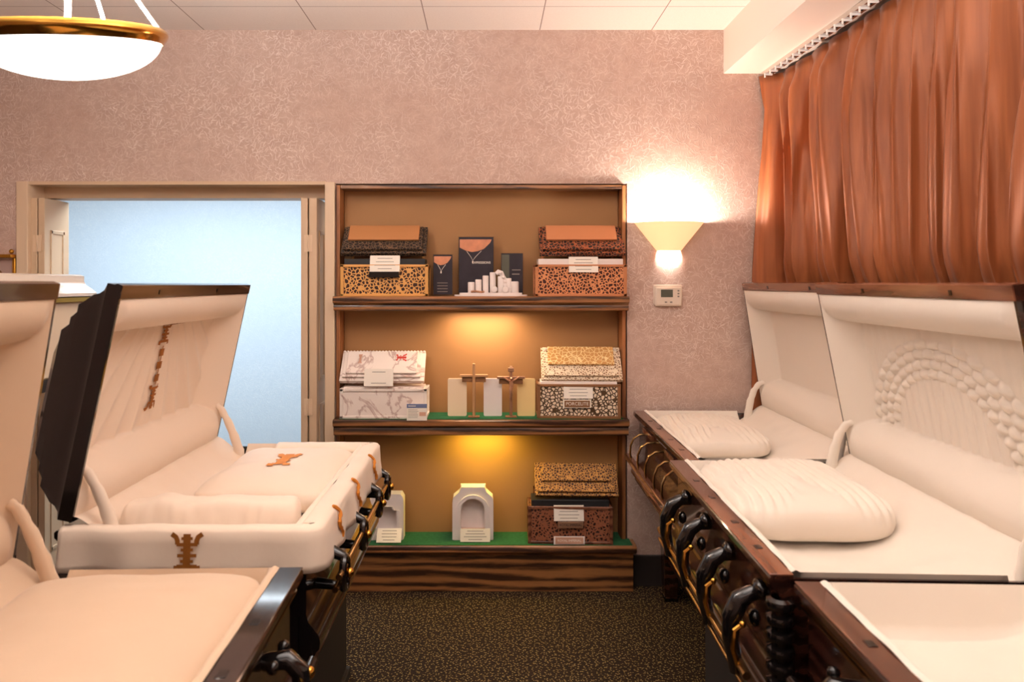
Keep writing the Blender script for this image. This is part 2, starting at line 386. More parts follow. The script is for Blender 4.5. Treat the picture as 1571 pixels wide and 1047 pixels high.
# ------------------------------------------------------------------ bookcase / display shelving
bc = thing('display_shelving', ((nx0+nx1)/2, 3.7, 0), 'dark oak display shelving set into the wall with green felt shelves', 'shelving')
bx, by = bc.location.x, bc.location.y
def bxf(x, y, z): return (x-bx, y-by, z)
YB = 3.775; YF = 3.56
f0, f1 = PX(516, 3.655), PX(960, 3.655); ztf = PZ(284, 3.655)
MB(bxf).box(f0, f0+.019, 3.655, YB, .24, ztf).build('side_panel', 'oak_v', bc, bevel=.002)
MB(bxf).box(f1-.019, f1, 3.655, YB, .24, ztf).build('side_panel', 'oak_v', bc, bevel=.002)
MB(bxf).box(f0+.022, f1-.022, 3.655, YB, ztf-.02, ztf).build('top_panel', 'oak', bc, bevel=.002)
MB(bxf).box(f0+.022, f1-.022, YB-.012, YB, .24, ztf-.02).build('back_panel', 'backboard', bc, bevel=0)
shelf_z = {}
for nm, y, yap, felt in (('top', 455, 477, False), ('mid', 645, 669, True)):
    zt_ = PZ(y, YF); zb_ = PZ(yap, YF+.02); shelf_z[nm] = zt_
    a, b = PX(510, YF), PX(966, YF)
    s = MB(bxf)
    prof = [(YF+.010, zt_), (YF+.002, zt_-.006), (YF, zt_-.018), (YF+.002, zt_-.030), (YF+.010, zt_-.036), (YF+.022, zt_-.038), (YF+.026, zt_-.045), (YF+.022, zt_-.052), (YF+.024, zb_+.006), (YF+.030, zb_), (YF+.05, zb_), (YF+.05, zt_-.03), (3.65, zt_-.03), (3.65, zt_)]
    s.prism(prof, a, b, lambda p, q, c: (c, p, q))
    s.box(f0+.022, f1-.022, 3.65, YB-.012, zt_-.03, zt_)
    sh = s.build('shelf', 'oak', bc)
    if felt:
        MB(bxf).box(a+.03, b-.03, YF+.018, 3.652, zt_, zt_+.003).box(f0+.024, f1-.024, 3.652, YB-.013, zt_, zt_+.003).build('felt_mat', 'green', sh)
        shelf_z[nm] += .003
    MB(bxf).box(-.2, .18, 3.62, 3.66, zt_-.038, zt_-.0305).build('shelf_lamp', 'white', sh)
zb = PZ(839, YF); shelf_z['low'] = zb+.003
a, b = PX(508, YF), PX(977, YF)
s = MB(bxf); s.prism([(YF+.006, zb), (YF, zb-.008), (YF, zb-.030), (YF+.008, zb-.038), (YF+.02, zb-.044), (3.664, zb-.044), (3.664, zb)], a, b, lambda p, q, c: (c, p, q))
s.box(f0+.022, f1-.022, 3.66, YB-.012, zb-.03, zb)
sh = s.build('shelf', 'oak', bc)
MB(bxf).box(a+.02, b-.02, YF+.014, 3.664, zb, zb+.003).box(f0+.024, f1-.024, 3.664, YB-.013, zb, zb+.003).build('felt_mat', 'green', sh)
MB(bxf).box(PX(512, 3.59), PX(972, 3.59), 3.59, 3.664, .001, zb-.044).build('base_plinth', 'oak', bc, bevel=.003)

# ------------------------------------------------------------------ shelf goods
def card_at(x0, x1, y0, y1, Y, label, name='price_card', tilt=12, lines=4, back=False, cat='card', group=None, title=None):
    X0, X1 = PX(x0, Y), PX(x1, Y); zt_, zb_ = PZ(y0, Y), PZ(y1, Y); h = zt_-zb_
    o = thing(name, ((X0+X1)/2, Y, zb_), label, cat, group)
    o.rotation_euler = (-radians(tilt), 0, 0); h /= cos(radians(tilt)); wd = X1-X0
    MB().box(-wd/2, wd/2, 0, .002, 0, h).build('card_face', 'card', o)
    t = MB()
    for i in range(lines):
        z = h*(.82 - i*.64/max(1, lines-1)); q = wd*(.30 if i in (0, lines-1) else .38)*random.uniform(.75, 1)
        t.box(-q, q, -.0006, 0, z-.0016, z+.0016)
    t.build('printed_lines', 'ink', o)
    return o

def vault(name, px, lidpx, Y, zbase, mats, labels, depth=.15, rz=0, cat='urn vault', liner=.03, tilt=52, tiers=3, plate=None, scallop=False):
    x0, x1, yt, yb = px; X0, X1 = PX(x0, Y), PX(x1, Y); wd = X1-X0; h = PZ(yt, Y)-zbase
    o = thing(name, ((X0+X1)/2, Y+depth/2, zbase), labels, cat, 'urn vaults on the shelving', rz=rz)
    m_frame, m_lat, m_liner, m_l1, m_l2, m_top = mats
    hx, hy = wd/2, depth/2
    MB().box(-hx+.006, hx-.006, -hy+.006, hy-.006, 0, h-.004).build('lattice_panel', m_lat, o)
    fr = MB(); e = .017
    for sy in (-1, 1):
        y0_, y1_ = (-hy, -hy+.008) if sy < 0 else (hy-.008, hy)
        fr.box(-hx, hx, y0_, y1_, 0, e*.8).box(-hx, hx, y0_, y1_, h-e*.8, h).box(-hx, -hx+e, y0_, y1_, 0, h).box(hx-e, hx, y0_, y1_, 0, h)
    for sx_ in (-1, 1):
        a_, b_ = (-hx, -hx+.008) if sx_ < 0 else (hx-.008, hx)
        fr.box(a_, b_, -hy, hy, 0, e*.8).box(a_, b_, -hy, hy, h-e*.8, h)
    fr.build('frame', m_frame, o, bevel=.0015)
    MB().box(-hx+.018, hx-.018, -hy+.015, hy-.02, h-.004, h+liner).build('inner_liner', m_liner, o, bevel=.002)
    # opened lid, stepped tiers, leaning back against the shelving
    lx0, lx1, lyt, lyb = lidpx; lw = PX(lx1, Y)-PX(lx0, Y); lc = (PX(lx0, Y)+PX(lx1, Y))/2-(X0+X1)/2
    zl = PZ(lyb, Y)-zbase; H = PZ(lyt, Y)-PZ(lyb, Y); tl = radians(tilt)
    R = Matrix.Translation((lc, -hy+.028, zl)) @ Matrix.Rotation(tl, 4, 'X')
    Ld = H/sin(tl)*.86
    lid = MB().box(-lw/2, lw/2, 0, Ld, -.012, .014, R).build('vault_lid', m_l1, o, bevel=.002)
    MB().box(-lw/2+.015, lw/2-.02, .016, Ld-.012, .014, .030, R).build('lid_tier', m_l2, lid, bevel=.002)
    MB().box(-lw/2+.035, lw/2-.04, Ld*.38 if tiers == 3 else .03, Ld-.014, .030, .044, R).build('lid_plate', m_top, lid, bevel=.003)
    for q_ in (-lw/2+.03, lw/2-.04): MB().box(q_, q_+.01, hy-.006, hy, h, zl+.02).build('lid_prop', m_frame, o)
    if scallop:
        s_ = MB(); n = 26
        for k in range(n):
            for (yy, zz) in ((Ld, .014),):
                p = R @ Vector((-lw/2+lw*(k+.5)/n, yy, zz)); s_.ball(p, lw/n*.5, 8)
        s_.build('scalloped_edge', m_l1, lid)
    return o
Z1, Z2, Z3 = shelf_z['top'], shelf_z['mid'], shelf_z['low']
v1 = vault('urn_vault', (522, 657, 406, 453), (521, 653, 341, 391), 3.582, Z1, ('gold_sheet', 'lat_gold', 'darkliner', 'lat_dk', 'lat_dk', 'copper'),
      'gold lattice urn vault with dark stepped open lid, left end of the top shelf')
M['copper_o'] = mat('orange_copper_sheet', (206,136,92), .4, .3)
v2 = vault('urn_vault', (821, 962, 406, 453), (829, 961, 341, 391), 3.582, Z1, ('copper_o', 'lat_copper', 'plaque_w', 'lat_dkc', 'lat_dkc', 'copper_o'),
      'copper lattice urn vault with white liner and open lid, right end of the top shelf')
v3 = vault('urn_vault', (521, 655, 597, 645), (519, 650, 540, 588), 3.582, Z2, ('marble', 'marble', 'marble', 'marble', 'marble', 'marble'),
      'white marbled urn vault with scalloped lid and red emblem, middle shelf left', scallop=True, tiers=2, liner=.008)
v4 = vault('urn_vault', (825, 953, 590, 645), (832, 957, 532, 586), 3.582, Z2, ('crossback', 'lat_white', 'plaque_w', 'lat_whitelid', 'lat_whitelid', 'lat_goldlid'),
      'brown urn vault with white pebble lattice and gold filigree lid, middle shelf right', liner=.012, rz=radians(-2))
v5 = vault('urn_vault', (811, 941, 778, 833), (822, 951, 716, 765), 3.582, Z3, ('mahog_rim', 'lat_brown', 'darkliner', 'lat_brownlid', 'lat_brownlid', 'lat_brownlid'),
      'dark brown relief urn vault with speckled gold stepped lid on the bottom shelf', liner=.03, rz=radians(-2))
# rings on the filigree lid
for xx in (-.16, .02, .19):
    rg = MB().tube([(xx+.018*cos(t*pi/8), .03, .343-.0+.012*sin(t*pi/8)) for t in range(9)], .003, 6); rg.build('top_loop', 'plaque_w', v4)

def shou_strokes():
    st = [([(-.37,.88),(.37,.88)],.08), ([(-.68,.72),(.68,.72)],.09), ([(-.40,.58),(.40,.58)],.08), ([(-.62,.43),(.62,.43)],.09), ([(-.42,.28),(.42,.28)],.08), ([(-.66,.14),(.66,.14)],.11), ([(0,1.0),(0,.12)],.20)]
    for s_ in (-1, 1):
        st.append(([(s_*.62,.72),(s_*.62,.82),(s_*.72,.92),(s_*1.0,1.0)],.13)); st.append(([(s_*.66,.16),(s_*.70,.0)],.15))
    return st
def shou(mb, fn, w, h, strokes=None, flip=False):
    """fn(x,y) -> point on the cloth; w,h real size; each stroke is a ribbon"""
    for pts, th in (strokes or shou_strokes()):
        P = [Vector((x*w/2, (y if not flip else 1-y)*h)) for x, y in pts]
        # subdivide
        Q = []
        for i in range(len(P)-1):
            for k in range(4): Q.append(P[i].lerp(P[i+1], k/4))
        Q.append(P[-1]); hw = th*h/2; vs = []
        for i, p in enumerate(Q):
            d = (Q[min(i+1, len(Q)-1)]-Q[max(i-1, 0)]).normalized(); n = Vector((-d.y, d.x))*hw
            vs += [fn(p.x+n.x, p.y+n.y), fn(p.x-n.x, p.y-n.y)]
        mb.add(vs, [(2*i, 2*i+1, 2*i+3, 2*i+2) for i in range(len(Q)-1)])
# emblem on the marbled vault lid (sideways) and a thin mark at its left
def on_lid(x, y):
    return None
lw3 = PX(650, 3.582)-PX(519, 3.582); tl = radians(52); H3 = PZ(540, 3.582)-PZ(588, 3.582); Ld3 = H3/sin(tl)*.86
lc3 = (PX(519,3.582)+PX(650,3.582))/2-(PX(521,3.582)+PX(655,3.582))/2
R3 = Matrix.Translation((lc3, -.075+.028, PZ(588, 3.582)-Z2)) @ Matrix.Rotation(tl, 4, 'X')
e = MB(); shou(e, lambda x, y: R3 @ Vector((.07+y, Ld3*.70+x, .0452)), .045, .055)
e.build('red_emblem', 'redprint', v3, flat=True, label='red emblem')
e = MB(); shou(e, lambda x, y: R3 @ Vector((-.12+x, Ld3*.5+y, .0452)), .016, .055)
e.build('small_emblem', 'tan', v3, flat=True)

card_at(567, 613, 392, 417, 3.575, 'white printed price card on the gold lattice vault with dark lid', group='price cards on the shelving')
o = MB().box(-.078, .078, 0, .006, 0, .03); o = o.build('card_easel', 'black', None); o.location = (PX(589, 3.573), 3.573, PZ(426, 3.573)); tag(o, 'small black easel strip under the card on the left top vault', 'card holder')
card_at(873, 918, 394, 418, 3.575, 'white printed price card on the copper lattice vault', group='price cards on the shelving')
card_at(558, 603, 567, 593, 3.572, 'plain white card in front of the marbled vault lid', group='price cards on the shelving', lines=2)
card_at(865, 910, 589, 612, 3.572, 'white card on the pebble lattice vault above its name plate', group='price cards on the shelving')
card_at(850, 896, 777, 800, 3.572, 'white printed card tilted on the dark brown relief vault', group='price cards on the shelving')
card_at(706, 752, 813, 832, 3.60, 'cream card standing before the arched white keepsake niche', group='price cards on the shelving')
c = card_at(577, 615, 816, 833, 3.585, 'cream card lying before the square white keepsake niche at left', tilt=40, group='price cards on the shelving')
def plate(x0, x1, y0, y1, Y, txt, mplate, mtxt, label, size, border=None):
    X0, X1 = PX(x0, Y), PX(x1, Y); z0, z1 = PZ(y1, Y), PZ(y0, Y)
    o = thing('name_plate', ((X0+X1)/2, Y, z0), label, 'name plate'); hw = (X1-X0)/2; h = z1-z0
    if border: MB().box(-hw-.008, hw+.008, .0005, .004, -.005, h+.005).build('plate_border', border, o, bevel=.0015)
    MB().box(-hw, hw, -.002, .003, 0, h).build('plate_face', mplate, o, bevel=.001)
    text_part(txt, size, mtxt, o, (0, -.0024, h/2)); return o
plate(866, 905, 615, 625, 3.574, 'PORCELITE', 'crossback', 'card', 'brown PORCELITE name plate on the pebble lattice vault', .024, 'card')
plate(856, 895, 801, 811, 3.574, 'ROYAL IMPERIAL', 'figure', 'ink_dark', 'dull silver name plate under the card on the dark brown vault', .0155)
plate(852, 895, 825, 835, 3.568, 'ROYAL IMPERIAL', 'tan', 'card', 'pink name plate standing at the foot of the dark brown vault', .0165, 'plaque_w')
# blue headed sign on the marbled vault
Y = 3.566; X0, X1 = PX(624, Y), PX(655, Y); z0, z1 = PZ(646.5, Y), PZ(620, Y)
o = thing('information_card', ((X0+X1)/2, Y, z0), 'white card with blue heading leaning on the marbled vault corner', 'card'); hw = (X1-X0)/2; h = z1-z0
MB().box(-hw, hw, 0, .002, 0, h).build('card_face', 'card', o)
MB().box(-hw, hw, -.001, 0, h*.76, h).build('blue_heading', 'blueprint', o)
t = MB()
for k in range(6): t.box(-hw*.85, hw*random.uniform(0, .2), -.0008, 0, h*(.66-.09*k)-.001, h*(.66-.09*k)+.001)
t.build('printed_lines', 'ink', o); MB().box(hw*.25, hw*.9, -.001, 0, h*.3, h*.52).build('picture_patch', 'tan', o)
MB().box(-hw*.85, -hw*.1, -.0014, 0, h*.86, h*.90).build('heading_line', 'card', o)

# plaques
for x0, x1, m_, lab in ((687, 716, 'plaque_c', 'cream blank plaque, leftmost on the middle shelf, behind the plain cross'), (742, 770, 'plaque_w', 'white blank plaque between the two crosses on the middle shelf'), (793.5, 821, 'plaque_y', 'yellowish blank plaque next to the pebble lattice vault')):
    Y = 3.66; X0, X1 = PX(x0, Y), PX(x1, Y); hh = PZ(581, Y)-Z2
    pl = []
    for cx_, cz_, a_ in ((X1-.008, hh-.008, 0), (X0+.008, hh-.008, 90), (X0+.008, .008, 180), (X1-.008, .008, 270)):
        for k in range(5): t_ = radians(a_+k*22.5); pl.append((cx_-(X0+X1)/2+.008*cos(t_), cz_+.008*sin(t_)))
    o = MB().prism(pl, -.006, .006, lambda p, q, c: (p, c, q)).build('plaque', m_); o.location = ((X0+X1)/2, Y, Z2); tag(o, lab, 'plaque', 'blank plaques behind the crosses')
# crosses
def cross(xc, yt, yb, ya, x0, x1, label, fig=False):
    Y = 3.615; X = PX(xc, Y); H = PZ(yt, Y)-Z2; za = PZ(ya, Y)-Z2; hw = (PX(x1, Y)-PX(x0, Y))/2
    o = thing('crucifix' if fig else 'standing_cross', (X, Y, Z2), label, 'cross')
    MB().box(-.008, .008, .006, .018, .012, H-.02).box(-hw*.85, hw*.85, .006, .018, za-.034, za+.002).build('backing_cross', 'crossback', o, bevel=.002)
    MB().box(-.0075, .0075, -.006, .006, 0, H).box(-hw, hw, -.0055, .0055, za-.006, za+.008).build('cross_beam', 'crossrose' if not fig else 'figure', o, bevel=.002)
    MB().box(-.03, .03, -.012, .03, 0, .006).build('cross_foot', 'crossback', o, bevel=.002)
    if fig:
        MB().box(-.016, .016, -.008, 0, H-.03, H-.008).build('title_plate', 'figure', o, bevel=.002)
        f = MB(); y_ = -.012
        f.tube([(0, y_, za-.018), (.002, y_-.003, za-.04), (-.002, y_-.002, za-.06), (.001, y_-.006, za-.08), (0, y_, za-.105), (0, y_, za-.125)], [.011, .0105, .009, .009, .006, .004], 8)
        for s_ in (-1, 1): f.tube([(0, y_, za-.018), (s_*.022, y_, za-.008), (s_*.045, y_+.002, za+.008)], [.006, .0045, .003], 6)
        f.ball((.002, y_-.003, za-.004), .009, 8); f.build('figure', 'figure', o)
        MB().ball((0, y_, za-.062), .011, 8, (1, .8, .8)).build('loincloth', 'figure', o)
cross(727, 558, 637, 577, 706, 749, 'plain two-layer standing cross on the middle shelf, without a figure')
cross(784, 562, 638, 580, 762, 805, 'crucifix with a small silver figure, between white and yellowish plaques', True)

# jewelry display on the top shelf
def acrylic(x0, x1, yt, yb, Y, label, neck=True, txt=None):
    X0, X1 = PX(x0, Y), PX(x1, Y); H = PZ(yt, Y)-Z1; hw = (X1-X0)/2
    base = .012 if txt != 'x' else 0
    o = thing('acrylic_photo_frame', ((X0+X1)/2, Y, Z1), label, 'photo frame')
    MB().box(-hw, hw, .0, .004, .008, H).build('print_sheet', 'photo_dark', o)
    if neck:
        zc = H*.96
        poly = [(-hw*.95, zc), (hw*.9, zc), (hw*.8, H*.90), (hw*.45, H*.80), (hw*.1, H*.76), (-hw*.25, H*.745), (-hw*.6, H*.77), (-hw*.95, H*.82)]
        MB().prism(poly, -.0008, 0, lambda p, q, c: (p, c, q)).build('portrait_print', 'photo_skin', o)
        n = MB().tube([(-hw*.55, -.0014, H*.76), (-hw*.3, -.0014, H*.66), (-hw*.2, -.0014, H*.60), (-hw*.05, -.0014, H*.66), (hw*.3, -.0014, H*.765)], .0011, 6)
        n.ball((-hw*.2, -.0016, H*.575), .005, 8, (.8, .3, 1.4)); n.build('necklace_print', 'card', o)
    fr = MB(); th = .0022
    fr.box(-hw-.003, hw+.003, -.006, .008, 0, .008).box(-hw-.003, -hw, -.005, .008, .008, H).box(hw, hw+.003, -.005, .008, .008, H).box(-hw-.003, hw+.003, -.005, .008, H, H+.003)
    fr.build('acrylic_frame', 'clear', o)
    return o, hw, H
o, hw, H = acrylic(665, 694, 391, 452, 3.66, 'small dark acrylic picture block beside the gold lattice vault')
t = MB()
for k in range(4): t.box(-hw*.6, hw*.5, -.001, 0, H*(.1+.07*k), H*(.1+.07*k)+.003)
t.build('printed_lines', 'ink', o)
o, hw, H = acrylic(704, 757, 364, 450, 3.70, 'tall acrylic frame with necklace portrait at the middle of the top shelf')
text_part('EXPRESSIONS', .0165, 'card', o, (hw*.30, -.001, H*.565), bold=.0002)
o, hw, H = acrylic(769, 802, 389, 450, 3.69, 'small acrylic frame with blue-black print at right of the jewelry stand', neck=False)
t = MB().box(0, hw*.8, -.001, 0, H*.60, H*.62).box(0, hw*.7, -.001, 0, H*.50, H*.525); t.build('printed_lines', 'ink', o)
MB().box(-hw*.95, -hw*.25, -.001, 0, .02, H*.97).build('grey_print', 'lcd', o)
Yj = 3.635; Xj = PX(753, Yj)
st = thing('jewelry_riser_stand', (Xj, Yj, Z1), 'white oval stand with stepped cylinder risers on the top shelf', 'display stand')
hwj = (PX(809, Yj)-PX(697, Yj))/2
b_ = MB(); n = 40
def ell(a, b, z0, z1, mb): mb.prism([(a*cos(2*pi*k/n), b*sin(2*pi*k/n)) for k in range(n)], z0, z1, lambda p, q, c: (p, q, c))
ell(hwj, .045, 0, .008, b_); ell(hwj*.86, .038, .008, .018, b_); b_.build('oval_base', 'whitestone', st)
for xp, yp, r_, dy in ((723, 433, .018, -.008), (734, 429, .017, 0), (745, 423, .016, .005), (756, 418, .016, .008), (769, 424, .019, .008), (790, 432, .02, 0), (780, 427, .016, .004)):
    z_ = PZ(yp, Yj)-Z1; x_ = PX(xp, Yj)-Xj
    rr = MB().lathe([(0, .018), (r_, .018), (r_, z_-.004), (r_-.002, z_), (r_*.55, z_), (r_*.5, z_-.004), (0, z_-.004)], (x_, dy, 0), 20).build('cylinder_riser', 'whitestone', st)
for xp, yp, label in ((758, 436, 'white heart pendant leaning among the risers'), (775, 444, 'small white ring holder at the front of the riser stand')):
    o = MB().lathe([(0, -.006), (.016, -.006), (.018, 0), (.016, .006), (.007, .006), (.006, .003), (.0, .003)], (0, 0, 0), 18, 'Y').build('pendant_dish', 'whitestone')
    o.location = (PX(xp, Yj), Yj-.031, Z1+.018+.018+(0 if yp > 440 else .0)); tag(o, label, 'jewelry')
o = MB()
for k in range(7): o.ball((-.03+.010*k, 0, .006+.002*sin(k)), .0065, 8)
o = o.build('bead_bracelet', 'figure'); o.location = (PX(733, Yj), Yj-.036, Z1+.0185); tag(o, 'grey bead bracelet lying on the oval stand front', 'bracelet')
o = MB()
pth = [PX(770, Yj)-Xj, 0, 0]
o.tube([(.030, .0, .118), (.040, .0, .128), (.055, 0, .122), (.064, 0, .105), (.075, 0, .085), (.078, 0, .060), (.066, 0, .045)], [.012, .014, .014, .011, .013, .012, .009], 8, .5)
for k, (x_, z_) in enumerate(((.036, .120), (.052, .124), (.066, .100), (.076, .078), (.073, .055))): o.ball((x_, -.007, z_), .009, 8, (1, .5, 1))
o = o.build('silver_bracelet', 'whitestone'); o.location = (Xj, Yj-.004, Z1+.0); tag(o, 'large silver bracelet curling up at right of the risers', 'bracelet')

# white keepsake niches (bottom shelf)
def niche(px, arch, label, Y=3.64):
    x0, x1, yt, yb = px; X0, X1 = PX(x0, Y), PX(x1, Y); H = PZ(yt, Y)-Z3; hw = (X1-X0)/2; dp = .07
    o = thing('keepsake_niche', ((X0+X1)/2, Y+dp/2, Z3), label, 'ornament')
    def outer():
        if arch: return [(-hw, 0), (-hw, H*.70), (-hw*.97, H*.80), (-hw*.62, H*.92), (-hw*.62, H), (hw*.62, H), (hw*.62, H*.92), (hw*.97, H*.80), (hw, H*.70), (hw, 0)]
        return [(-hw, 0), (-hw, H*.90), (-hw*.9, H), (hw*.85, H), (hw, H*.90), (hw, 0)]
    def inner(sc, z0):
        if arch:
            r = hw*sc; return [(-r, z0), (-r, H*.55)] + [(-r*cos(pi*k/12), H*.55+r*1.0*sin(pi*k/12)) for k in range(1, 12)] + [(r, H*.55), (r, z0)]
        r = hw*sc; return [(-r, z0), (-r, H*.66), (-r*.6, H*.66), (-r*.5, H*.74), (r*.5, H*.74), (r*.6, H*.66), (r, H*.66), (r, z0)]
    def ring(out, inn, y0, y1, nm):
        # frame as strips: sample both outlines by angle from the centre
        mb = MB(); c0 = (0, H*.42)
        def hit(poly, t):
            dx, dz = cos(t), sin(t); best = 0
            for i in range(len(poly)):
                (ax, az), (bx_, bz) = poly[i], poly[(i+1) % len(poly)]
                ex, ez = bx_-ax, bz-az; den = dx*ez-dz*ex
                if abs(den) < 1e-9: continue
                s_ = ((ax-c0[0])*ez-(az-c0[1])*ex)/den; u_ = ((ax-c0[0])*dz-(az-c0[1])*dx)/den
                if s_ > 0 and -1e-6 <= u_ <= 1+1e-6: best = max(best, s_)
            return (c0[0]+dx*best, c0[1]+dz*best)
        n_ = 96; vs = []
        for k in range(n_):
            t = 2*pi*(k+.5)/n_; a = hit(out, t); b = hit(inn, t)
            vs += [(a[0], y0, a[1]), (b[0], y0, b[1]), (b[0], y1, b[1]), (a[0], y1, a[1])]
        fs = []
        for k in range(n_):
            p, q = 4*k, 4*((k+1) % n_)
            for j in range(4): fs.append((p+j, q+j, q+(j+1) % 4, p+(j+1) % 4))
        return mb.add(vs, fs).build(nm, 'whitestone', o, angle=30)
    ring(outer(), inner(.58, H*.14), -dp/2, dp/2-.01, 'niche_frame')
    ring(inner(.80, H*.06), inner(.62, H*.12), -dp/2-.006, -dp/2+.001, 'raised_moulding')
    MB().prism(outer(), dp/2-.012, dp/2, lambda p, q, c: (p, c, q)).build('niche_back', 'whitestone', o)
    MB().box(-hw*.58, hw*.58, -dp/2+.004, dp/2-.012, H*.10, H*.16).build('niche_ledge', 'tan' if arch else 'whitestone', o)
niche((694, 757, 748, 826), True, 'white arched keepsake niche at the middle of the bottom shelf')
niche((566, 619, 759, 829), False, 'white square-topped keepsake niche half hidden behind the left caskets')

# ------------------------------------------------------------------ sconce, thermostat, wall rack
Y = D; Xs = PX(1026, Y); zt_, zb_ = PZ(339, 3.55), PZ(384, 3.6)
sc = thing('wall_sconce', (Xs, D, zb_), 'lit half-cone wall sconce glowing above the thermostat', 'lamp')
shade = mat('warm_alabaster_shade', (236,196,140), .6, emis=(1,.66,.34), es=.9); M['shade'] = shade
H = zt_-zb_
s = MB(); n = 28
def hc(r, z, k): t = pi + pi*k/n; return (r*cos(t), r*.62*sin(t)-.001, z)
vs = []
for (r, z) in ((.065, 0), (.185, H), (.180, H), (.061, 0)): vs += [hc(r, z, k) for k in range(n+1)]
s.add(vs, [(i*(n+1)+k, i*(n+1)+k+1, ((i+1) % 4)*(n+1)+k+1, ((i+1) % 4)*(n+1)+k) for i in range(4) for k in range(n)])
s.build('lamp_shade', 'shade', sc)
MB().box(-.04, .04, -.012, -.001, .03, H-.03).build('back_plate', 'brass', sc, bevel=.002)
MB().tube([(0, -.01, .06), (0, -.05, .06), (0, -.05, .085)], .008, 8).build('lamp_holder', 'brass', sc)
MB().ball((0, -.05, .095), .014, 12).build('bulb', mat('bulb_glow', (255,240,220), .3, emis=(1,.8,.6), es=20), sc)

Xt0, Xt1, z0, z1 = PX(1003, D), PX(1045, D), PZ(470, D), PZ(439, D)
th = thing('thermostat', ((Xt0+Xt1)/2, D, z0), 'ivory wall thermostat with grey display below the sconce', 'thermostat'); hw = (Xt1-Xt0)/2; h = z1-z0
MB().box(-hw-.004, hw+.002, -.008, 0, .012, h+.006).build('wall_plate', 'plastic', th, bevel=.004)
MB().box(-hw, hw, -.030, -.008, 0, h-.004).build('housing', 'plastic', th, bevel=.010)
MB().box(-hw*.58, hw*.28, -.0315, -.030, h*.45, h*.82).build('display_screen', 'lcd', th)
for k in range(3): MB().box(hw*.62, hw*.75, -.0325, -.029, h*(.45+.14*k), h*(.52+.14*k)).build('button', 'ink', th)
for k in (-.3, .08): MB().box(hw*k, hw*k+.012, -.032, -.029, h*.17, h*.24).build('button', 'ink', th)

fr = thing('gilded_wall_rack', (PX(2, D), D, PZ(425, D)), 'gilded wall rack with scrolled strut beside the left door jamb', 'rack')
h = PZ(391, D)-PZ(425, D); xr = PX(27, D)-PX(2, D)
MB().box(-.45, xr, -.05, -.002, h-.018, h).build('top_bar', 'gilt', fr, bevel=.003)
MB().box(xr-.016, xr, -.02, -.002, -.45, h-.018).build('side_post', 'gilt', fr, bevel=.003)
MB().ball((xr-.012, -.03, h+.016), .012, 10).build('finial', 'gilt', fr)
MB().tube([(-.06, -.03, h-.02), (-.03, -.03, h-.05), (.02, -.03, h-.10), (.045, -.03, h-.20), (xr-.02, -.02, h-.34)], .008, 8).build('scroll_strut', 'crossback', fr)
MB().box(-.44, xr-.016, -.006, -.002, -.40, h-.03).build('backing_cloth', 'cloth_gray', fr)

# ------------------------------------------------------------------ pendant lamp
pc = Vector((PX(104, 1.85), 1.85, 2.290))
pd = thing('bowl_pendant_lamp', (pc.x, pc.y, pc.z), 'lit white glass bowl pendant lamp with brass rim, hung from three rods', 'lamp')
tilt = Matrix.Rotation(radians(14), 4, 'X') @ Matrix.Rotation(radians(-1.5), 4, 'Y')
R_ = .248
MB().lathe([(R_*sin(t*pi/2/14)*.93, -.108*cos(t*pi/2/14)-.008) for t in range(15)], (0,0,0), 56, mtx=tilt).build('glass_bowl', 'glass_glow', pd)
MB().lathe([(R_*.90, .012), (R_*.97, .018), (R_, .010), (R_*1.005, 0), (R_*.985, -.010), (R_*.94, -.022), (R_*.90, -.020), (R_*.90, .012)], (0,0,0), 64, mtx=tilt).build('brass_rim', 'brass', pd)
apex = Vector((0, 0, .36))
for a_ in (242, 20, 92):
    p = tilt @ Vector((R_*.93*cos(radians(a_)), R_*.93*sin(radians(a_)), .012))
    MB().tube([p, apex], .0055, 8).build('hanging_rod', 'rod_white', pd)
MB().tube([(0, 0, .0), (0, 0, ZC-pc.z-.03)], .008, 10).build('centre_stem', 'rod_white', pd)
MB().lathe([(0, ZC-pc.z-.04), (.05, ZC-pc.z-.03), (.06, ZC-pc.z-.003), (0, ZC-pc.z-.003)], (0,0,0), 24).build('ceiling_canopy', 'brass', pd)

# ------------------------------------------------------------------ curtain
cu = thing('curtain', (1.52, 2.4, 0), 'floor-length copper satin curtain hanging along the right wall', 'curtain')
ztop = zs-.022
def fold(s, z):
    """s = metres along the track from the back wall"""
    fz = sm((ztop-z)/.5)
    q = s + .045*sin(z*2.1+s*3.1)*fz + .05*sin(s*5+1) + .03*noise.noise(Vector((s*5, z*.8, 0)))*fz
    ph = 2*pi*q/.125
    f = 2*abs(sin(ph/2))**.8-1.1 + .45*sin(ph*.43+1.3+z*.5) + .18*sin(ph*2.6+z*1.9+s*4)*fz
    top = sm((ztop-z)/.16)
    return (.008+.042*top*(.75+.45*sin(s*3.7)))*f
def cfn(i, j):
    s = i*3.6; z = ztop-(ztop-.03)*j
    y = 3.655-s
    x = 1.54+.030*s - fold(s, z)
    # first hanging edge swings towards the room at the wall
    pull = [(0, .10), (.10, .055), (.3, .09), (1, .12)]
    d = (ztop-z)/1.7; d = min(1, d); pv = 0
    for k in range(3):
        if pull[k][0] <= d <= pull[k+1][0]: t = (d-pull[k][0])/(pull[k+1][0]-pull[k][0]); pv = pull[k][1]*(1-t)+pull[k+1][1]*t
    x -= (pv-.01)*(1-sm(s/.10))
    y += .018*cos(2*pi*s/.118)*sm((ztop-z)/.4)*(1 if s > .06 else s/.06)
    # drape passes behind the open casket lids
    x += .09*sm((1.75-z)/.35)*sm(s/.12)
    return (x-1.52, y-2.4, z)
MB().grid(cfn, 700, 60).build('curtain_panel', 'curtain', cu, solid=.003, angle=80)
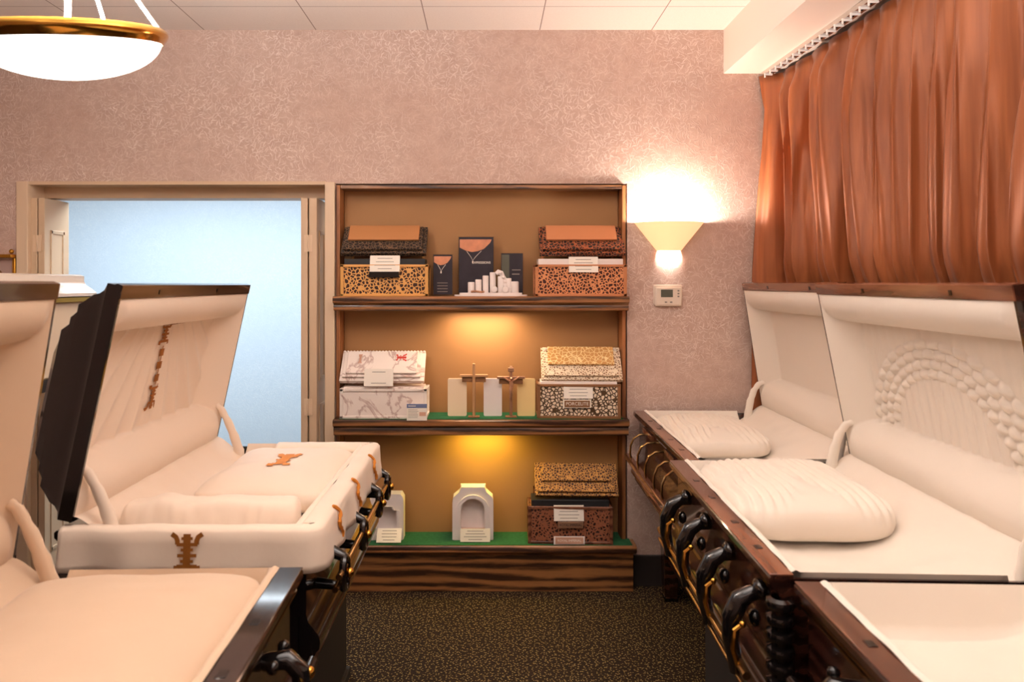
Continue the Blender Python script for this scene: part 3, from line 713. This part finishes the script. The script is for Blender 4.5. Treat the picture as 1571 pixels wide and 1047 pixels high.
tk = thing('curtain_track', (1.5335, 2.2, zs), 'white curtain track with small hooks under the soffit', 'curtain track')
MB().box(-.03, -.012, -3.6, 1.45, -.022, .011).box(.0, .012, -3.6, 1.45, -.022, .011).build('track_rail', 'chrome', tk)
tk.rotation_euler = (0, 0, radians(1.72))
hk = MB().box(-.034, .006, -.003, .003, -.030, -.020).box(-.036, -.030, -.003, .003, -.042, -.020).build('curtain_hook', 'rod_white', tk)
for k in range(34):
    o = hk if k == 0 else hk.copy()
    if k: C.objects.link(o)
    o.location = (0, 1.40-k*.062, 0)

# ------------------------------------------------------------------ caskets
Wc = .72; LC = 1.0; ZB = .59; ZR = .945
LW = .66
TOPW, BOTW, SIDEW, DEEP = .115, .15, .10, .085
class Casket:
    def __init__(s, sx, yn, xn, xf, L, label, mats, lean, kind, name='open_casket'):
        s.sx, s.L, s.kind = sx, L, kind; s.shell, s.rim, s.lin = mats; s.th = radians(lean)
        phi = math.atan((xf-xn)/L)
        s.rz = -phi; xm = (xn+xf)/2
        s.root = thing(name, (xm+sx*Wc/2, yn+L/2, ZB), label, 'casket', 'open display caskets', rz=s.rz)
    def T(s, u, v, z): return (s.sx*(u-Wc/2), v-s.L/2, z-ZB)
    def mb(s): return MB(s.T)
    def world(s, u, v, z):
        p = Vector(s.T(u, v, z)); return Vector(s.root.location) + Matrix.Rotation(s.rz, 3, 'Z') @ p
    def lid_pt(s, a, b, t):   # lid coordinates -> casket local u,v,z
        return (.672 - a*sin(s.th) + t*cos(s.th), b, ZR+.022 + a*cos(s.th) + t*sin(s.th))
    def lid_depth(s, a, b):
        L = s.L
        def roll(d): d = min(1, max(0, d)); return DEEP*(1-sqrt(max(0, 1-d**2.4)))
        db = min(b-.008, L-.008-b)/SIDEW; kb = sm(db*2.5)
        top = roll((LW-.037-a)/TOPW) - kb*.012*sin(pi*min(1, max(0, (LW-.037-a)/TOPW)))
        bot = roll(a/BOTW) - kb*.016*sin(pi*min(1, a/BOTW))
        db = min(b-.008, L-.008-b)/SIDEW
        side = DEEP*min(1, db)**1.15
        d = min(top, bot, side)
        if d > DEEP*.985:
            x = b-L/2; y = a
            if s.kind == 'tuft':
                y0 = BOTW-.02; rad = hypot(x*.82, (y-y0)); ang = atan2(y-y0, x*.82)
                if .22 < rad < .345:
                    q = (rad-.22)/.125*4; row = int(q); fr_ = q-row
                    ca = abs(sin(ang*20+row*pi/2)); d -= .016*(ca**.7)*sin(pi*fr_)**.6 - .004
                elif rad <= .22: d += .0045*(1-abs(sin(pi*x/.042))**.6)*2-.003
                else: d += .003*(1-abs(sin(pi*x/.05)))
            elif s.kind == 'fan':
                yt_ = LW-TOPW+.02; ang = atan2(x, yt_+.16-y); r_ = hypot(x, yt_+.16-y)
                d += .014*(abs(sin(ang*18))-.6)*min(1, abs(x)/.05+.1)*(1 if abs(x) > .03 else .3)*sm((r_-.1)/.2)
            else:
                d += .0012*sin(x*24+1)*sin(y*17)
        return d
    def build(s):
        L, r = s.L, s.root
        o = s.mb()
        outer = [(.006, ZR), (0, ZR-.006), (0, ZR-.020), (.010, ZR-.030), (.020, ZR-.036), (.024, ZR-.050), (.032, ZR-.060), (.032, .715), (.026, .695), (.010, .675), (-.002, .660), (-.006, .640), (-.004, .622), (.006, .612), (.010, .600), (.006, .59)]
        inner = [(.055, .59), (.055, ZR)]
        pts = outer+inner
        o.prism(pts, 0, L, lambda p, q, c: (p, c, q))
        o.prism([(Wc-p, min(q, ZR)) for p, q in pts], 0, L, lambda p, q, c: (p, c, q))
        for v0, v1 in ((.0, .007), (L-.007, L)): o.box(.05, Wc-.05, v0, v1, .59, ZR-.006)
        o.box(.05, Wc-.05, .007, L-.007, .59, .61)
        o.build('casket_shell', s.shell, r)
        s.mb().box(.0005, .056, .0005, L-.0005, ZR, ZR+.004).build('rim_ledge', s.rim, r, bevel=.0015)
        for k, v in enumerate((.16*L, .34*L, .56*L, .74*L)):
            s.mb().box(.022, .040, v-.012, v+.012, ZR+.004, ZR+.0055).build('catch_plate', 'black', r, bevel=.001)
        # lining of the box
        P = [(.054, ZR+.006), (.066, ZR+.010), (.076, ZR-.004), (.083, ZR-.06), (.105, .850), (.16, .842), (.30, .838), (.40, .842), (.47, .858), (.54, .895), (.60, .935), (.645, .970), (.672, .982)]
        hv = s.kind
        def lf(i, j):
            t = i*(len(P)-1); k = min(int(t), len(P)-2); f = t-k
            p0 = P[max(k-1, 0)]; p1 = P[k]; p2 = P[k+1]; p3 = P[min(k+2, len(P)-1)]
            u, z = [.5*(2*p1[c] + (p2[c]-p0[c])*f + (2*p0[c]-5*p1[c]+4*p2[c]-p3[c])*f*f + (3*p1[c]-p0[c]-3*p2[c]+p3[c])*f**3) for c in (0, 1)]
            v = .008+(L-.016)*(j if True else 0)
            # denser near ends
            e = sm(min(v-.008, L-.008-v)/.028)
            zr = max(z, ZR+.006) if u < .55 else z
            zz = zr*(1-e)+z*e
            zz += .004*noise.noise(Vector((u*14, v*14, s.sx*3+L)))*e
            if e < .9 and u < .55: zz += .003*sin(u*95)*(1-abs(2*e-1))
            return (u, v, zz)
        s.mb().grid(lf, 72, 110).build('box_lining', s.lin, r, angle=80)
        # lid
        lp = lambda p, q, c: s.lid_pt(p, c, q)
        PB = [(0, .040), (.016, .046), (.026, .058), (.032, .075), (.046, .092), (.060, .112), (.067, .104), (.085, .122), (.092, .130), (.100, .124), (.125, .152), (.18, .166), (.30, .174), (9, .174)]
        def bt(a, b):
            d = max(0, min(a*.8, (LW-a)*.8, b*5, (L-b)*5))
            for k in range(len(PB)-1):
                if PB[k][0] <= d <= PB[k+1][0]: f = (d-PB[k][0])/(PB[k+1][0]-PB[k][0]); return PB[k][1]*(1-f)+PB[k+1][1]*f
        ks = [0, .016, .026, .032, .046, .060, .067, .085, .092, .100, .125, .18]
        A = [k/.8 for k in ks] + [LW/2] + [LW-k/.8 for k in reversed(ks)]
        B = [k/5 for k in ks] + [.25*L, .5*L, .75*L] + [L-k/5 for k in reversed(ks)]
        m_ = s.mb(); na, nb = len(A), len(B)
        m_.add([s.lid_pt(a, b, bt(a, b)) for b in B for a in A], [(q*na+p, q*na+p+1, (q+1)*na+p+1, (q+1)*na+p) for q in range(nb-1) for p in range(na-1)])
        m_.prism([(LW-.036, 0), (LW, 0), (LW, .04), (LW-.036, .04)], 0, L, lp); m_.prism([(0, 0), (.012, 0), (.012, .04), (0, .04)], 0, L, lp)
        for b0, b1 in ((0, .008), (L-.008, L)): m_.prism([(.012, 0), (LW-.036, 0), (LW-.036, .04), (.012, .04)], b0, b1, lp)
        lid = m_.build('lid_shell', s.shell, r, angle=22)
        s.mb().prism([(LW-.036, -.003), (LW+.001, -.003), (LW+.004, .012), (LW, .02), (LW, .001), (LW-.036, .001)], 0, L, lp).build('lid_ledge', s.rim, lid)
        for v in (.22*L, .66*L):
            m_ = s.mb(); m_.prism([(LW-.026, -.005), (LW-.012, -.005), (LW-.012, -.002), (LW-.026, -.002)], v-.006, v+.006, lp); m_.build('catch_plate', 'black', lid)
        def ll(i, j):
            a = .012+(LW-.049)*i; b = .008+(L-.016)*j
            return s.lid_pt(a, b, s.lid_depth(a, b))
        s.mb().grid(ll, 150, 190).build('lid_lining', s.lin, lid, angle=85)
        # straps
        for v, nm in ((.028, 0), (L-.028, 1)):
            p0 = s.lid_pt(.13, v, .01); pts_ = [(.675, v, ZR+.16), (.645, v, ZR+.15), (.62, v, ZR+.115), (.602, v, ZR+.06), (.592, v, ZR+.0), (.585, v, ZR-.05)]
            if s.kind == 'fan' or s.kind == 'leftplain': pts_ = [(.665, v, ZR+.17), (.645, v, ZR+.155), (.615, v, ZR+.10), (.59, v, ZR+.04), (.57, v, ZR-.02), (.565, v, ZR-.06)]
            # smooth
            Q = []
            for k in range(len(pts_)-1):
                for f in (0, .33, .66): Q.append(tuple(pts_[k][c]*(1-f)+pts_[k+1][c]*f for c in range(3)))
            Q.append(pts_[-1]); nQ = len(Q)
            rad = [.013+.009*sm(k/nQ) + .0016*sin(k*2.2) for k in range(nQ)]
            s.mb().tube(Q, rad, 12, .7).build('lid_strap', s.lin, r)
        return s
def rails(c, kind, zt_):
    r, L = c.root, c.L
    if kind == 'ornate':
        for k, z in enumerate((.70, .665)):
            c.mb().tube([(-.045, v, z) for v in (.02, L-.04)], .010 if k == 0 else .006, 12).build('handle_bar', 'darkbrass', r)
        for v in (.10, .34, .58, .82):
            a = c.mb()
            a.tube([(.03, v, .86), (-.005, v, .862), (-.035, v, .845), (-.056, v, .80), (-.058, v, .75), (-.048, v, .70), (-.046, v, .665)], [.016, .020, .024, .024, .020, .018, .013], 14)
            arm = a.build('handle_arm', 'black', r)
            b = c.mb(); b.ball((.012, v, .872), .030, 12, (.6, 1, .8)); b.ball((-.0, v, .80), .022, 10, (.7, 1, 1)); b.build('scroll_ornament', 'black', arm)
            g = c.mb()
            for dv in (-.035, .035):
                g.tube([(-.040, v+dv, .80), (-.058, v+dv, .785), (-.062, v+dv, .74), (-.05, v+dv, .70)], [.005, .007, .007, .006], 8); g.ball((-.04, v+dv, .80), .009, 8)
            g.build('brass_spindle', 'brass', arm)
        rp = c.mb()
        for k in range(84): rp.ball((-.006, .01+k*(L-.02)/83, .632), .0052, 6)
        rp.box(-.005, .002, .0, L, .628, .636)
        rp.build('beaded_moulding', 'mahog_rim', r)
        prof = []
        for k in range(7):
            z = .885-.036*k; prof += [(.020, z+.014), (.030, z+.009), (.033, z), (.030, z-.009), (.020, z-.014)]
        c.mb().lathe(prof+[(.0, prof[-1][1])], (.022, -.006, 0), 20).build('ribbed_corner_post', 'black', r)
    if kind == 'swing':
        for v in (.14, .28, .45, .62, .80):
            c.mb().tube([(.03, v, .868), (-.01, v, .866), (-.038, v, .845), (-.052, v, .81), (-.054, v, .775), (-.05, v, .745)], .005, 8).build('handle_arm', 'darkbrass', r)
        c.mb().box(-.064, -.036, .06, L-.10, .722, .750).build('handle_bar', 'mahog_rim', r, bevel=.005)
        for a, b in ((.24, .40), (.66, .86)): c.mb().box(.018, .034, a, b, .868, .892).build('raised_panel', 'mahog_rim', r, bevel=.003)
        c.mb().box(-.012, .01, .0, L, .62, .645).build('base_moulding', 'mahog_rim', r, bevel=.005)
    if kind == 'rings':
        for z, u in ((.805, -.050), (.770, -.040)): c.mb().tube([(u, .03, z), (u, L-.05, z)], .009, 12).build('handle_bar', 'darkbrass', r)
        for v in (.10, .40, .72, .93):
            a = c.mb(); n_ = 18
            a.tube([(-.052, v+.030*cos(2*pi*k/n_), .79+.045*sin(2*pi*k/n_)) for k in range(n_+1)], .011, 8)
            a.tube([(.03, v, .85), (-.02, v, .85), (-.05, v, .835)], [.02, .018, .014], 10); a.tube([(.03, v, .76), (-.02, v, .755), (-.05, v, .75)], [.016, .014, .012], 10)
            arm = a.build('handle_arm', 'black', r)
            c.mb().ball((-.066, v, .79), .014, 10).build('brass_boss', 'brass', arm)
    if kind == 'knobs':
        c.mb().tube([(-.045, .03, .78), (-.045, L-.1, .78)], .012, 12).build('handle_bar', 'black', r)
        for v in (.30, .62, .80):
            a = c.mb(); a.tube([(.03, v, .84), (-.02, v, .845), (-.045, v, .82), (-.05, v, .78)], [.018, .02, .02, .018], 12); a.ball((.0, v+.04, .85), .014, 8); a.ball((.0, v-.04, .85), .014, 8)
            arm = a.build('handle_arm', 'black', r)
            g = c.mb()
            for dv, z in ((-.03, .80), (.03, .80), (0, .76)): g.ball((-.055, v+dv, z), .014, 10)
            g.build('brass_knob', 'brass', arm)
        for z in (.905, .893): c.mb().box(.014, .026, .0, L, z-.003, z+.003).build('edge_highlight', 'darkbrass', r)  # brassy strips stand in for highlights along the moulding edges
def pillow(c, u0, u1, v0, v1, z0, h, m, label, ruched=True, ex=3.2, seed=1, flat_front=False):
    cu_, cv = (u0+u1)/2, (v0+v1)/2; hu, hv = (u1-u0)/2, (v1-v0)/2
    wc = c.world(cu_, cv, z0)
    def pf(i, j):
        # superellipsoid by lat/long
        a = 2*pi*i; t_ = 1-abs(2*j-1); b = math.copysign(math.acos(max(-1, min(1, t_*t_))), j-.5)
        def sp(x, e_): return math.copysign(abs(x)**e_, x)
        q_ = .42 if ruched else .26; x = sp(cos(b), .5)*sp(cos(a), q_); y = sp(cos(b), .5)*sp(sin(a), q_); z = sp(sin(b), .75)
        zz = z*h/2*(1+.10*(1-x*x)) + h/2
        corner = 1+.05*abs(x*y)
        X = hu*x*corner; Y_ = hv*y*corner
        n_ = noise.noise(Vector((X*9+seed, Y_*9, zz*8)))*.008
        if ruched and z > -.3:
            q = X+.25*X*(Y_/hv)*.3
            n_ += (.0065*sin(q*2*pi/.028+4*noise.noise(Vector((X*5, Y_*7, seed)))) + .004*noise.noise(Vector((X*45, Y_*6, seed))))*min(1, (1-abs(y)**4)*1.4)*sm((z+.3)/.5)
        k = 1 if z > -.5 else .3
        zz = max(.002, zz + n_*k)
        if y < -.7: Y_ -= n_*.8
        return (c.sx*X, Y_, zz)
    o = MB().grid(pf, 200, 100).build('pillow', m, angle=85)
    o.location = wc; o.rotation_euler = (0, 0, c.rz); tag(o, label, 'pillow', 'casket pillows')
    return o

mR = ('mahog', 'mahog_rim', 'lining_w'); mL = ('blackwood', 'espresso_rim', 'lining'); mL1 = ('espresso', 'espresso_rim', 'lining_p')
R1 = Casket(1, 2.60, .750, .768, 1.0, 'open mahogany casket against the back wall at right, with thin swing handles', mR, 8.8, 'plain').build(); rails(R1, 'swing', 0)
R2 = Casket(1, 1.565, .650, .690, 1.02, 'open mahogany casket with tufted arch lid lining, second from the wall at right', mR, 11.0, 'tuft').build(); rails(R2, 'ornate', 0)
R3c = Casket(1, .50, .655, .690, 1.03, 'open casket nearest the camera at right, showing only its empty white bed', mR, 11.0, 'plain').build(); rails(R3c, 'knobs', 0)
L2 = Casket(-1, 1.865, -.462, -.460, 1.0, 'open black casket at left with embroidered cream overlay and fan-pleated lid', mL, 12.0, 'fan').build(); rails(L2, 'rings', 0)
L1 = Casket(-1, .60, -.410, -.436, 1.01, 'open espresso casket nearest the camera at left, plain peach lid lining', mL1, 9.0, 'leftplain').build(); rails(L1, 'knobs', 0)

pillow(R1, .075, .50, .36, .95, .842, .115, 'lining_w', 'ruched white pillow in the casket against the back wall at right', seed=3)
pillow(R2, .075, .555, .42, .975, .842, .145, 'lining_w', 'ruched white pillow in the casket with tufted lid lining')
p2 = pillow(L2, .080, .52, .38, .965, .842, .118, 'lining', 'smooth cream pillow with orange emblem in the draped left casket', ruched=False, seed=5)
pillow(L1, .070, .58, .22, .975, .842, .140, 'lining_p', 'plain peach pillow filling the nearest left casket', ruched=False, seed=8)
# padded throw roll at the near end of L2
cw = L2.world(.335, .105, .842)
def bf(i, j):
    a = 2*pi*i; t = -1+2*j
    def sp(x, e_): return math.copysign(abs(x)**e_, x)
    e = (1-abs(t)**22)**.35
    y = .045*sp(cos(a), .6)*e; z = .078+.078*sp(sin(a), .4)*e
    z += .010*noise.noise(Vector((t*3, 2, 0)))*(z/.14); y += .006*noise.noise(Vector((t*9, z*12, 1)))
    z += .004*sin(t*9)*(z/.14)
    return (.255*t, y+.25*(z-.07), z)
o = MB().grid(bf, 40, 120).build('folded_throw', 'lining', angle=80); o.location = cw; o.rotation_euler = (0, 0, L2.rz); tag(o, 'folded padded cream throw standing across the near end of the draped casket', 'throw')

# embroidery of L2: pillow, lid strip, overlay
e = MB(); pm = p2.data
def on_pillow(x, y):
    X, Y_ = x+.01, y-.095
    best = None
    zt2 = .118*.5*(1+.10)+.059
    # find height by closest vertex column
    z = max((v.co.z for v in pm.vertices if abs(v.co.x-X) < .015 and abs(v.co.y-Y_) < .015), default=zt2)+.001
    return (X, Y_, z+.002)
shou(e, on_pillow, .085, .17); e.build('orange_emblem', 'embroid_o', p2, flat=True, label='orange embroidered emblem')
lidL2 = [o for o in L2.root.children if o.name.startswith('lid_shell')][0]
e = L2.mb()
def on_lid2(x, y):
    a = .20+y; b = L2.L/2+x+.0
    return L2.lid_pt(a, b, L2.lid_depth(a, b)-.006)
shou(e, lambda x, y: on_lid2(x, y+.235), .085, .085)
st_ = [([(-.5,.15),(.5,.15)],.22), ([(-.5,.85),(.5,.85)],.22), ([(0,0),(0,1)],.5)]
for q, wd_ in ((.19, .04), (.145, .045), (.10, .04)): shou(e, lambda x, y, q=q: on_lid2(x, y+q), wd_, .034, [([(-.8,.5),(.8,.5)],.75), ([(0,-.2),(0,1.2)],.2)])
shou(e, lambda x, y: on_lid2(x, y+.008), .070, .085, flip=True)
e.build('embroidered_strip', 'embroid', lidL2, flat=True, label='bronze embroidered emblem strip')

# overlay drape on L2
def drape():
    L = L2.L; path = []; rr = .03
    def arc(cx, cy, a0, a1, n_=8):
        for k in range(n_+1): t = radians(a0+(a1-a0)*k/n_); path.append(((cx+rr*cos(t), cy+rr*sin(t)), (cos(t), sin(t))))
    for k in range(60): path.append(((.70-(.70-rr)*k/60, 0), (0, -1)))
    arc(rr, rr, 270, 180)
    for k in range(1, 80): path.append(((0, rr+(L-2*rr)*k/80), (-1, 0)))
    arc(rr, L-rr, 180, 90)
    for k in range(1, 40): path.append(((rr+(.42-rr)*k/40, L), (0, 1)))
    sec = [(-.075, .930), (-.066, .944), (-.045, .955), (-.015, .958), (.006, .954), (.014, .945), (.016, .915), (.018, .885), (.021, .858), (.022, .838)]
    nP = len(path)
    def pt(i, j, off=0):
        (x, y), (nx, ny) = path[i]; d, z = sec[j]
        wv = noise.noise(Vector((x*7, y*7, z*3)))*.012 + .004*sin(x*40+y*36)
        k = max(0, (.95-z)/.11)
        dd = d + off + (wv*k if d > 0 else 0)
        if d < -.03 and i < 61: dd = d+.02
        zz = z + (.004*noise.noise(Vector((x*10, y*10, 5))) if j else 0) + (.004*sin(y*14+x*9) if j == 9 else 0)
        return (x+nx*dd, y+ny*dd, zz)
    m_ = L2.mb(); vs = [pt(i, j) for i in range(nP) for j in range(len(sec))]; ns = len(sec)
    m_.add(vs, [(i*ns+j, i*ns+j+1, (i+1)*ns+j+1, (i+1)*ns+j) for i in range(nP-1) for j in range(ns-1)])
    d = m_.build('overlay_drape', 'lining', L2.root, angle=80, solid=.003, label='cream padded overlay draped over the rim')
    # aisle side squiggles
    for v in (.16, .44, .76):
        q = L2.mb(); pts_ = []
        for k in range(14):
            j = k/13; z = .962-.105*j; dd = -.006-.018*sm((.97-z)/.03)*1.0
            wv = noise.noise(Vector((0, (v)*7, z*3)))*.012 + .004*sin(v*36)
            pts_.append((-.004-.020*sm((.965-z)/.03)-max(0, wv)*max(0, (.95-z)/.11), v+.030*j+.012*sin(j*9), z))
        q.tube(pts_, [.004+.003*sin(k*1.9)**2 for k in range(14)], 6); q.build('embroidered_squiggle', 'embroid_o', d)
    q = L2.mb()
    def fp(x, y):
        u = .345-x; z = .846+y
        return (u, -.024-max(0, noise.noise(Vector((u*7, 0, z*3)))*.012+.004*sin(u*40))*max(0, (.95-z)/.11)-.002, z)
    shou(q, fp, .083, .100); q.build('embroidered_emblem', 'embroid', d, flat=True, label='dark bronze embroidered emblem')
drape()

# ------------------------------------------------------------------ biers
def bier(c, label, legs):
    o = thing('casket_bier', tuple(c.world(Wc/2, c.L/2, 0)), label, 'bier', rz=c.rz); L = c.L
    def T(u, v, z): return (c.sx*(u-Wc/2), v-L/2, z)
    MB(T).box(.05, Wc-.05, .03, L-.03, .545, .59).build('bier_top', 'stand', o, bevel=.004)
    if legs:
        for u in (.17, .55):
            for v in (.06, L-.09):
                m_ = MB(T); m_.add([(u+a*s_, v+b*s_, z) for z, s_ in ((.012, .032), (.545, .05)) for a, b in ((-1,-1),(1,-1),(1,1),(-1,1))], [(0,1,2,3),(4,5,6,7),(0,1,5,4),(1,2,6,5),(2,3,7,6),(3,0,4,7)])
                lg = m_.build('leg', 'mahog', o, bevel=.004); MB(T).box(u-.035, u+.035, v-.035, v+.035, 0, .012).build('leg_foot', 'black', lg)
        MB(T).box(.15, .57, .08, L-.10, .20, .24).build('stretcher', 'mahog', o, bevel=.004)
    else:
        MB(T).box(.12, Wc-.12, .05, L-.05, .04, .545).build('bier_body', 'stand', o, bevel=.004)
        MB(T).box(.105, Wc-.105, .035, L-.035, 0, .04).build('bier_plinth', 'stand', o, bevel=.004)
bier(R1, 'four-legged dark wooden bier under the casket against the back wall', True)
bier(R2, 'dark solid bier under the casket with tufted lid lining', False)
bier(R3c, 'dark solid bier under the nearest right casket', False)
bier(L2, 'dark solid bier under the draped left casket', False)
bier(L1, 'dark solid bier under the nearest left casket', False)

# closed ivory casket on a tall rack behind, at left
wcx = -2.265; wc_ = thing('closed_casket', (wcx, 2.95, 1.20), 'closed ivory casket with gold band on a tall rack at far left', 'casket')
hw = .37
pr = [(-hw+.02, .0), (-hw+.02, .33), (-hw-.01, .355), (-hw-.01, .375), (-hw+.015, .395), (-hw+.04, .41), (-hw+.05, .43), (-hw+.05, .455), (-hw+.07, .462), (hw-.07, .462), (hw-.05, .455), (hw-.05, .43), (hw-.04, .41), (hw-.015, .395), (hw+.01, .375), (hw+.01, .36), (hw-.02, .355)]
MB().prism([p for p in pr if p[1] >= .355] , -.35, .35, lambda p, q, c: (p, c, q)).build('casket_lid', 'whitecasket', wc_)
MB().box(-hw, hw, -.35, .35, .335, .355).build('gold_band', 'gilt', wc_)
MB().box(-hw+.02, hw-.02, -.34, .34, 0, .335).build('casket_body', 'plaque_c', wc_, bevel=.01)
rk = thing('casket_rack', (wcx, 2.95, 0), 'tall dark wooden rack carrying the closed ivory casket', 'rack')
MB().box(-.36, .36, -.34, .34, 1.15, 1.20).build('rack_top', 'stand', rk)
for a in (-.32, .32):
    for b in (-.30, .30): MB().box(a-.025, a+.025, b-.025, b+.025, 0, 1.15).build('leg', 'stand', rk)

for o in list(bpy.data.objects):   # group only what repeats
    pass
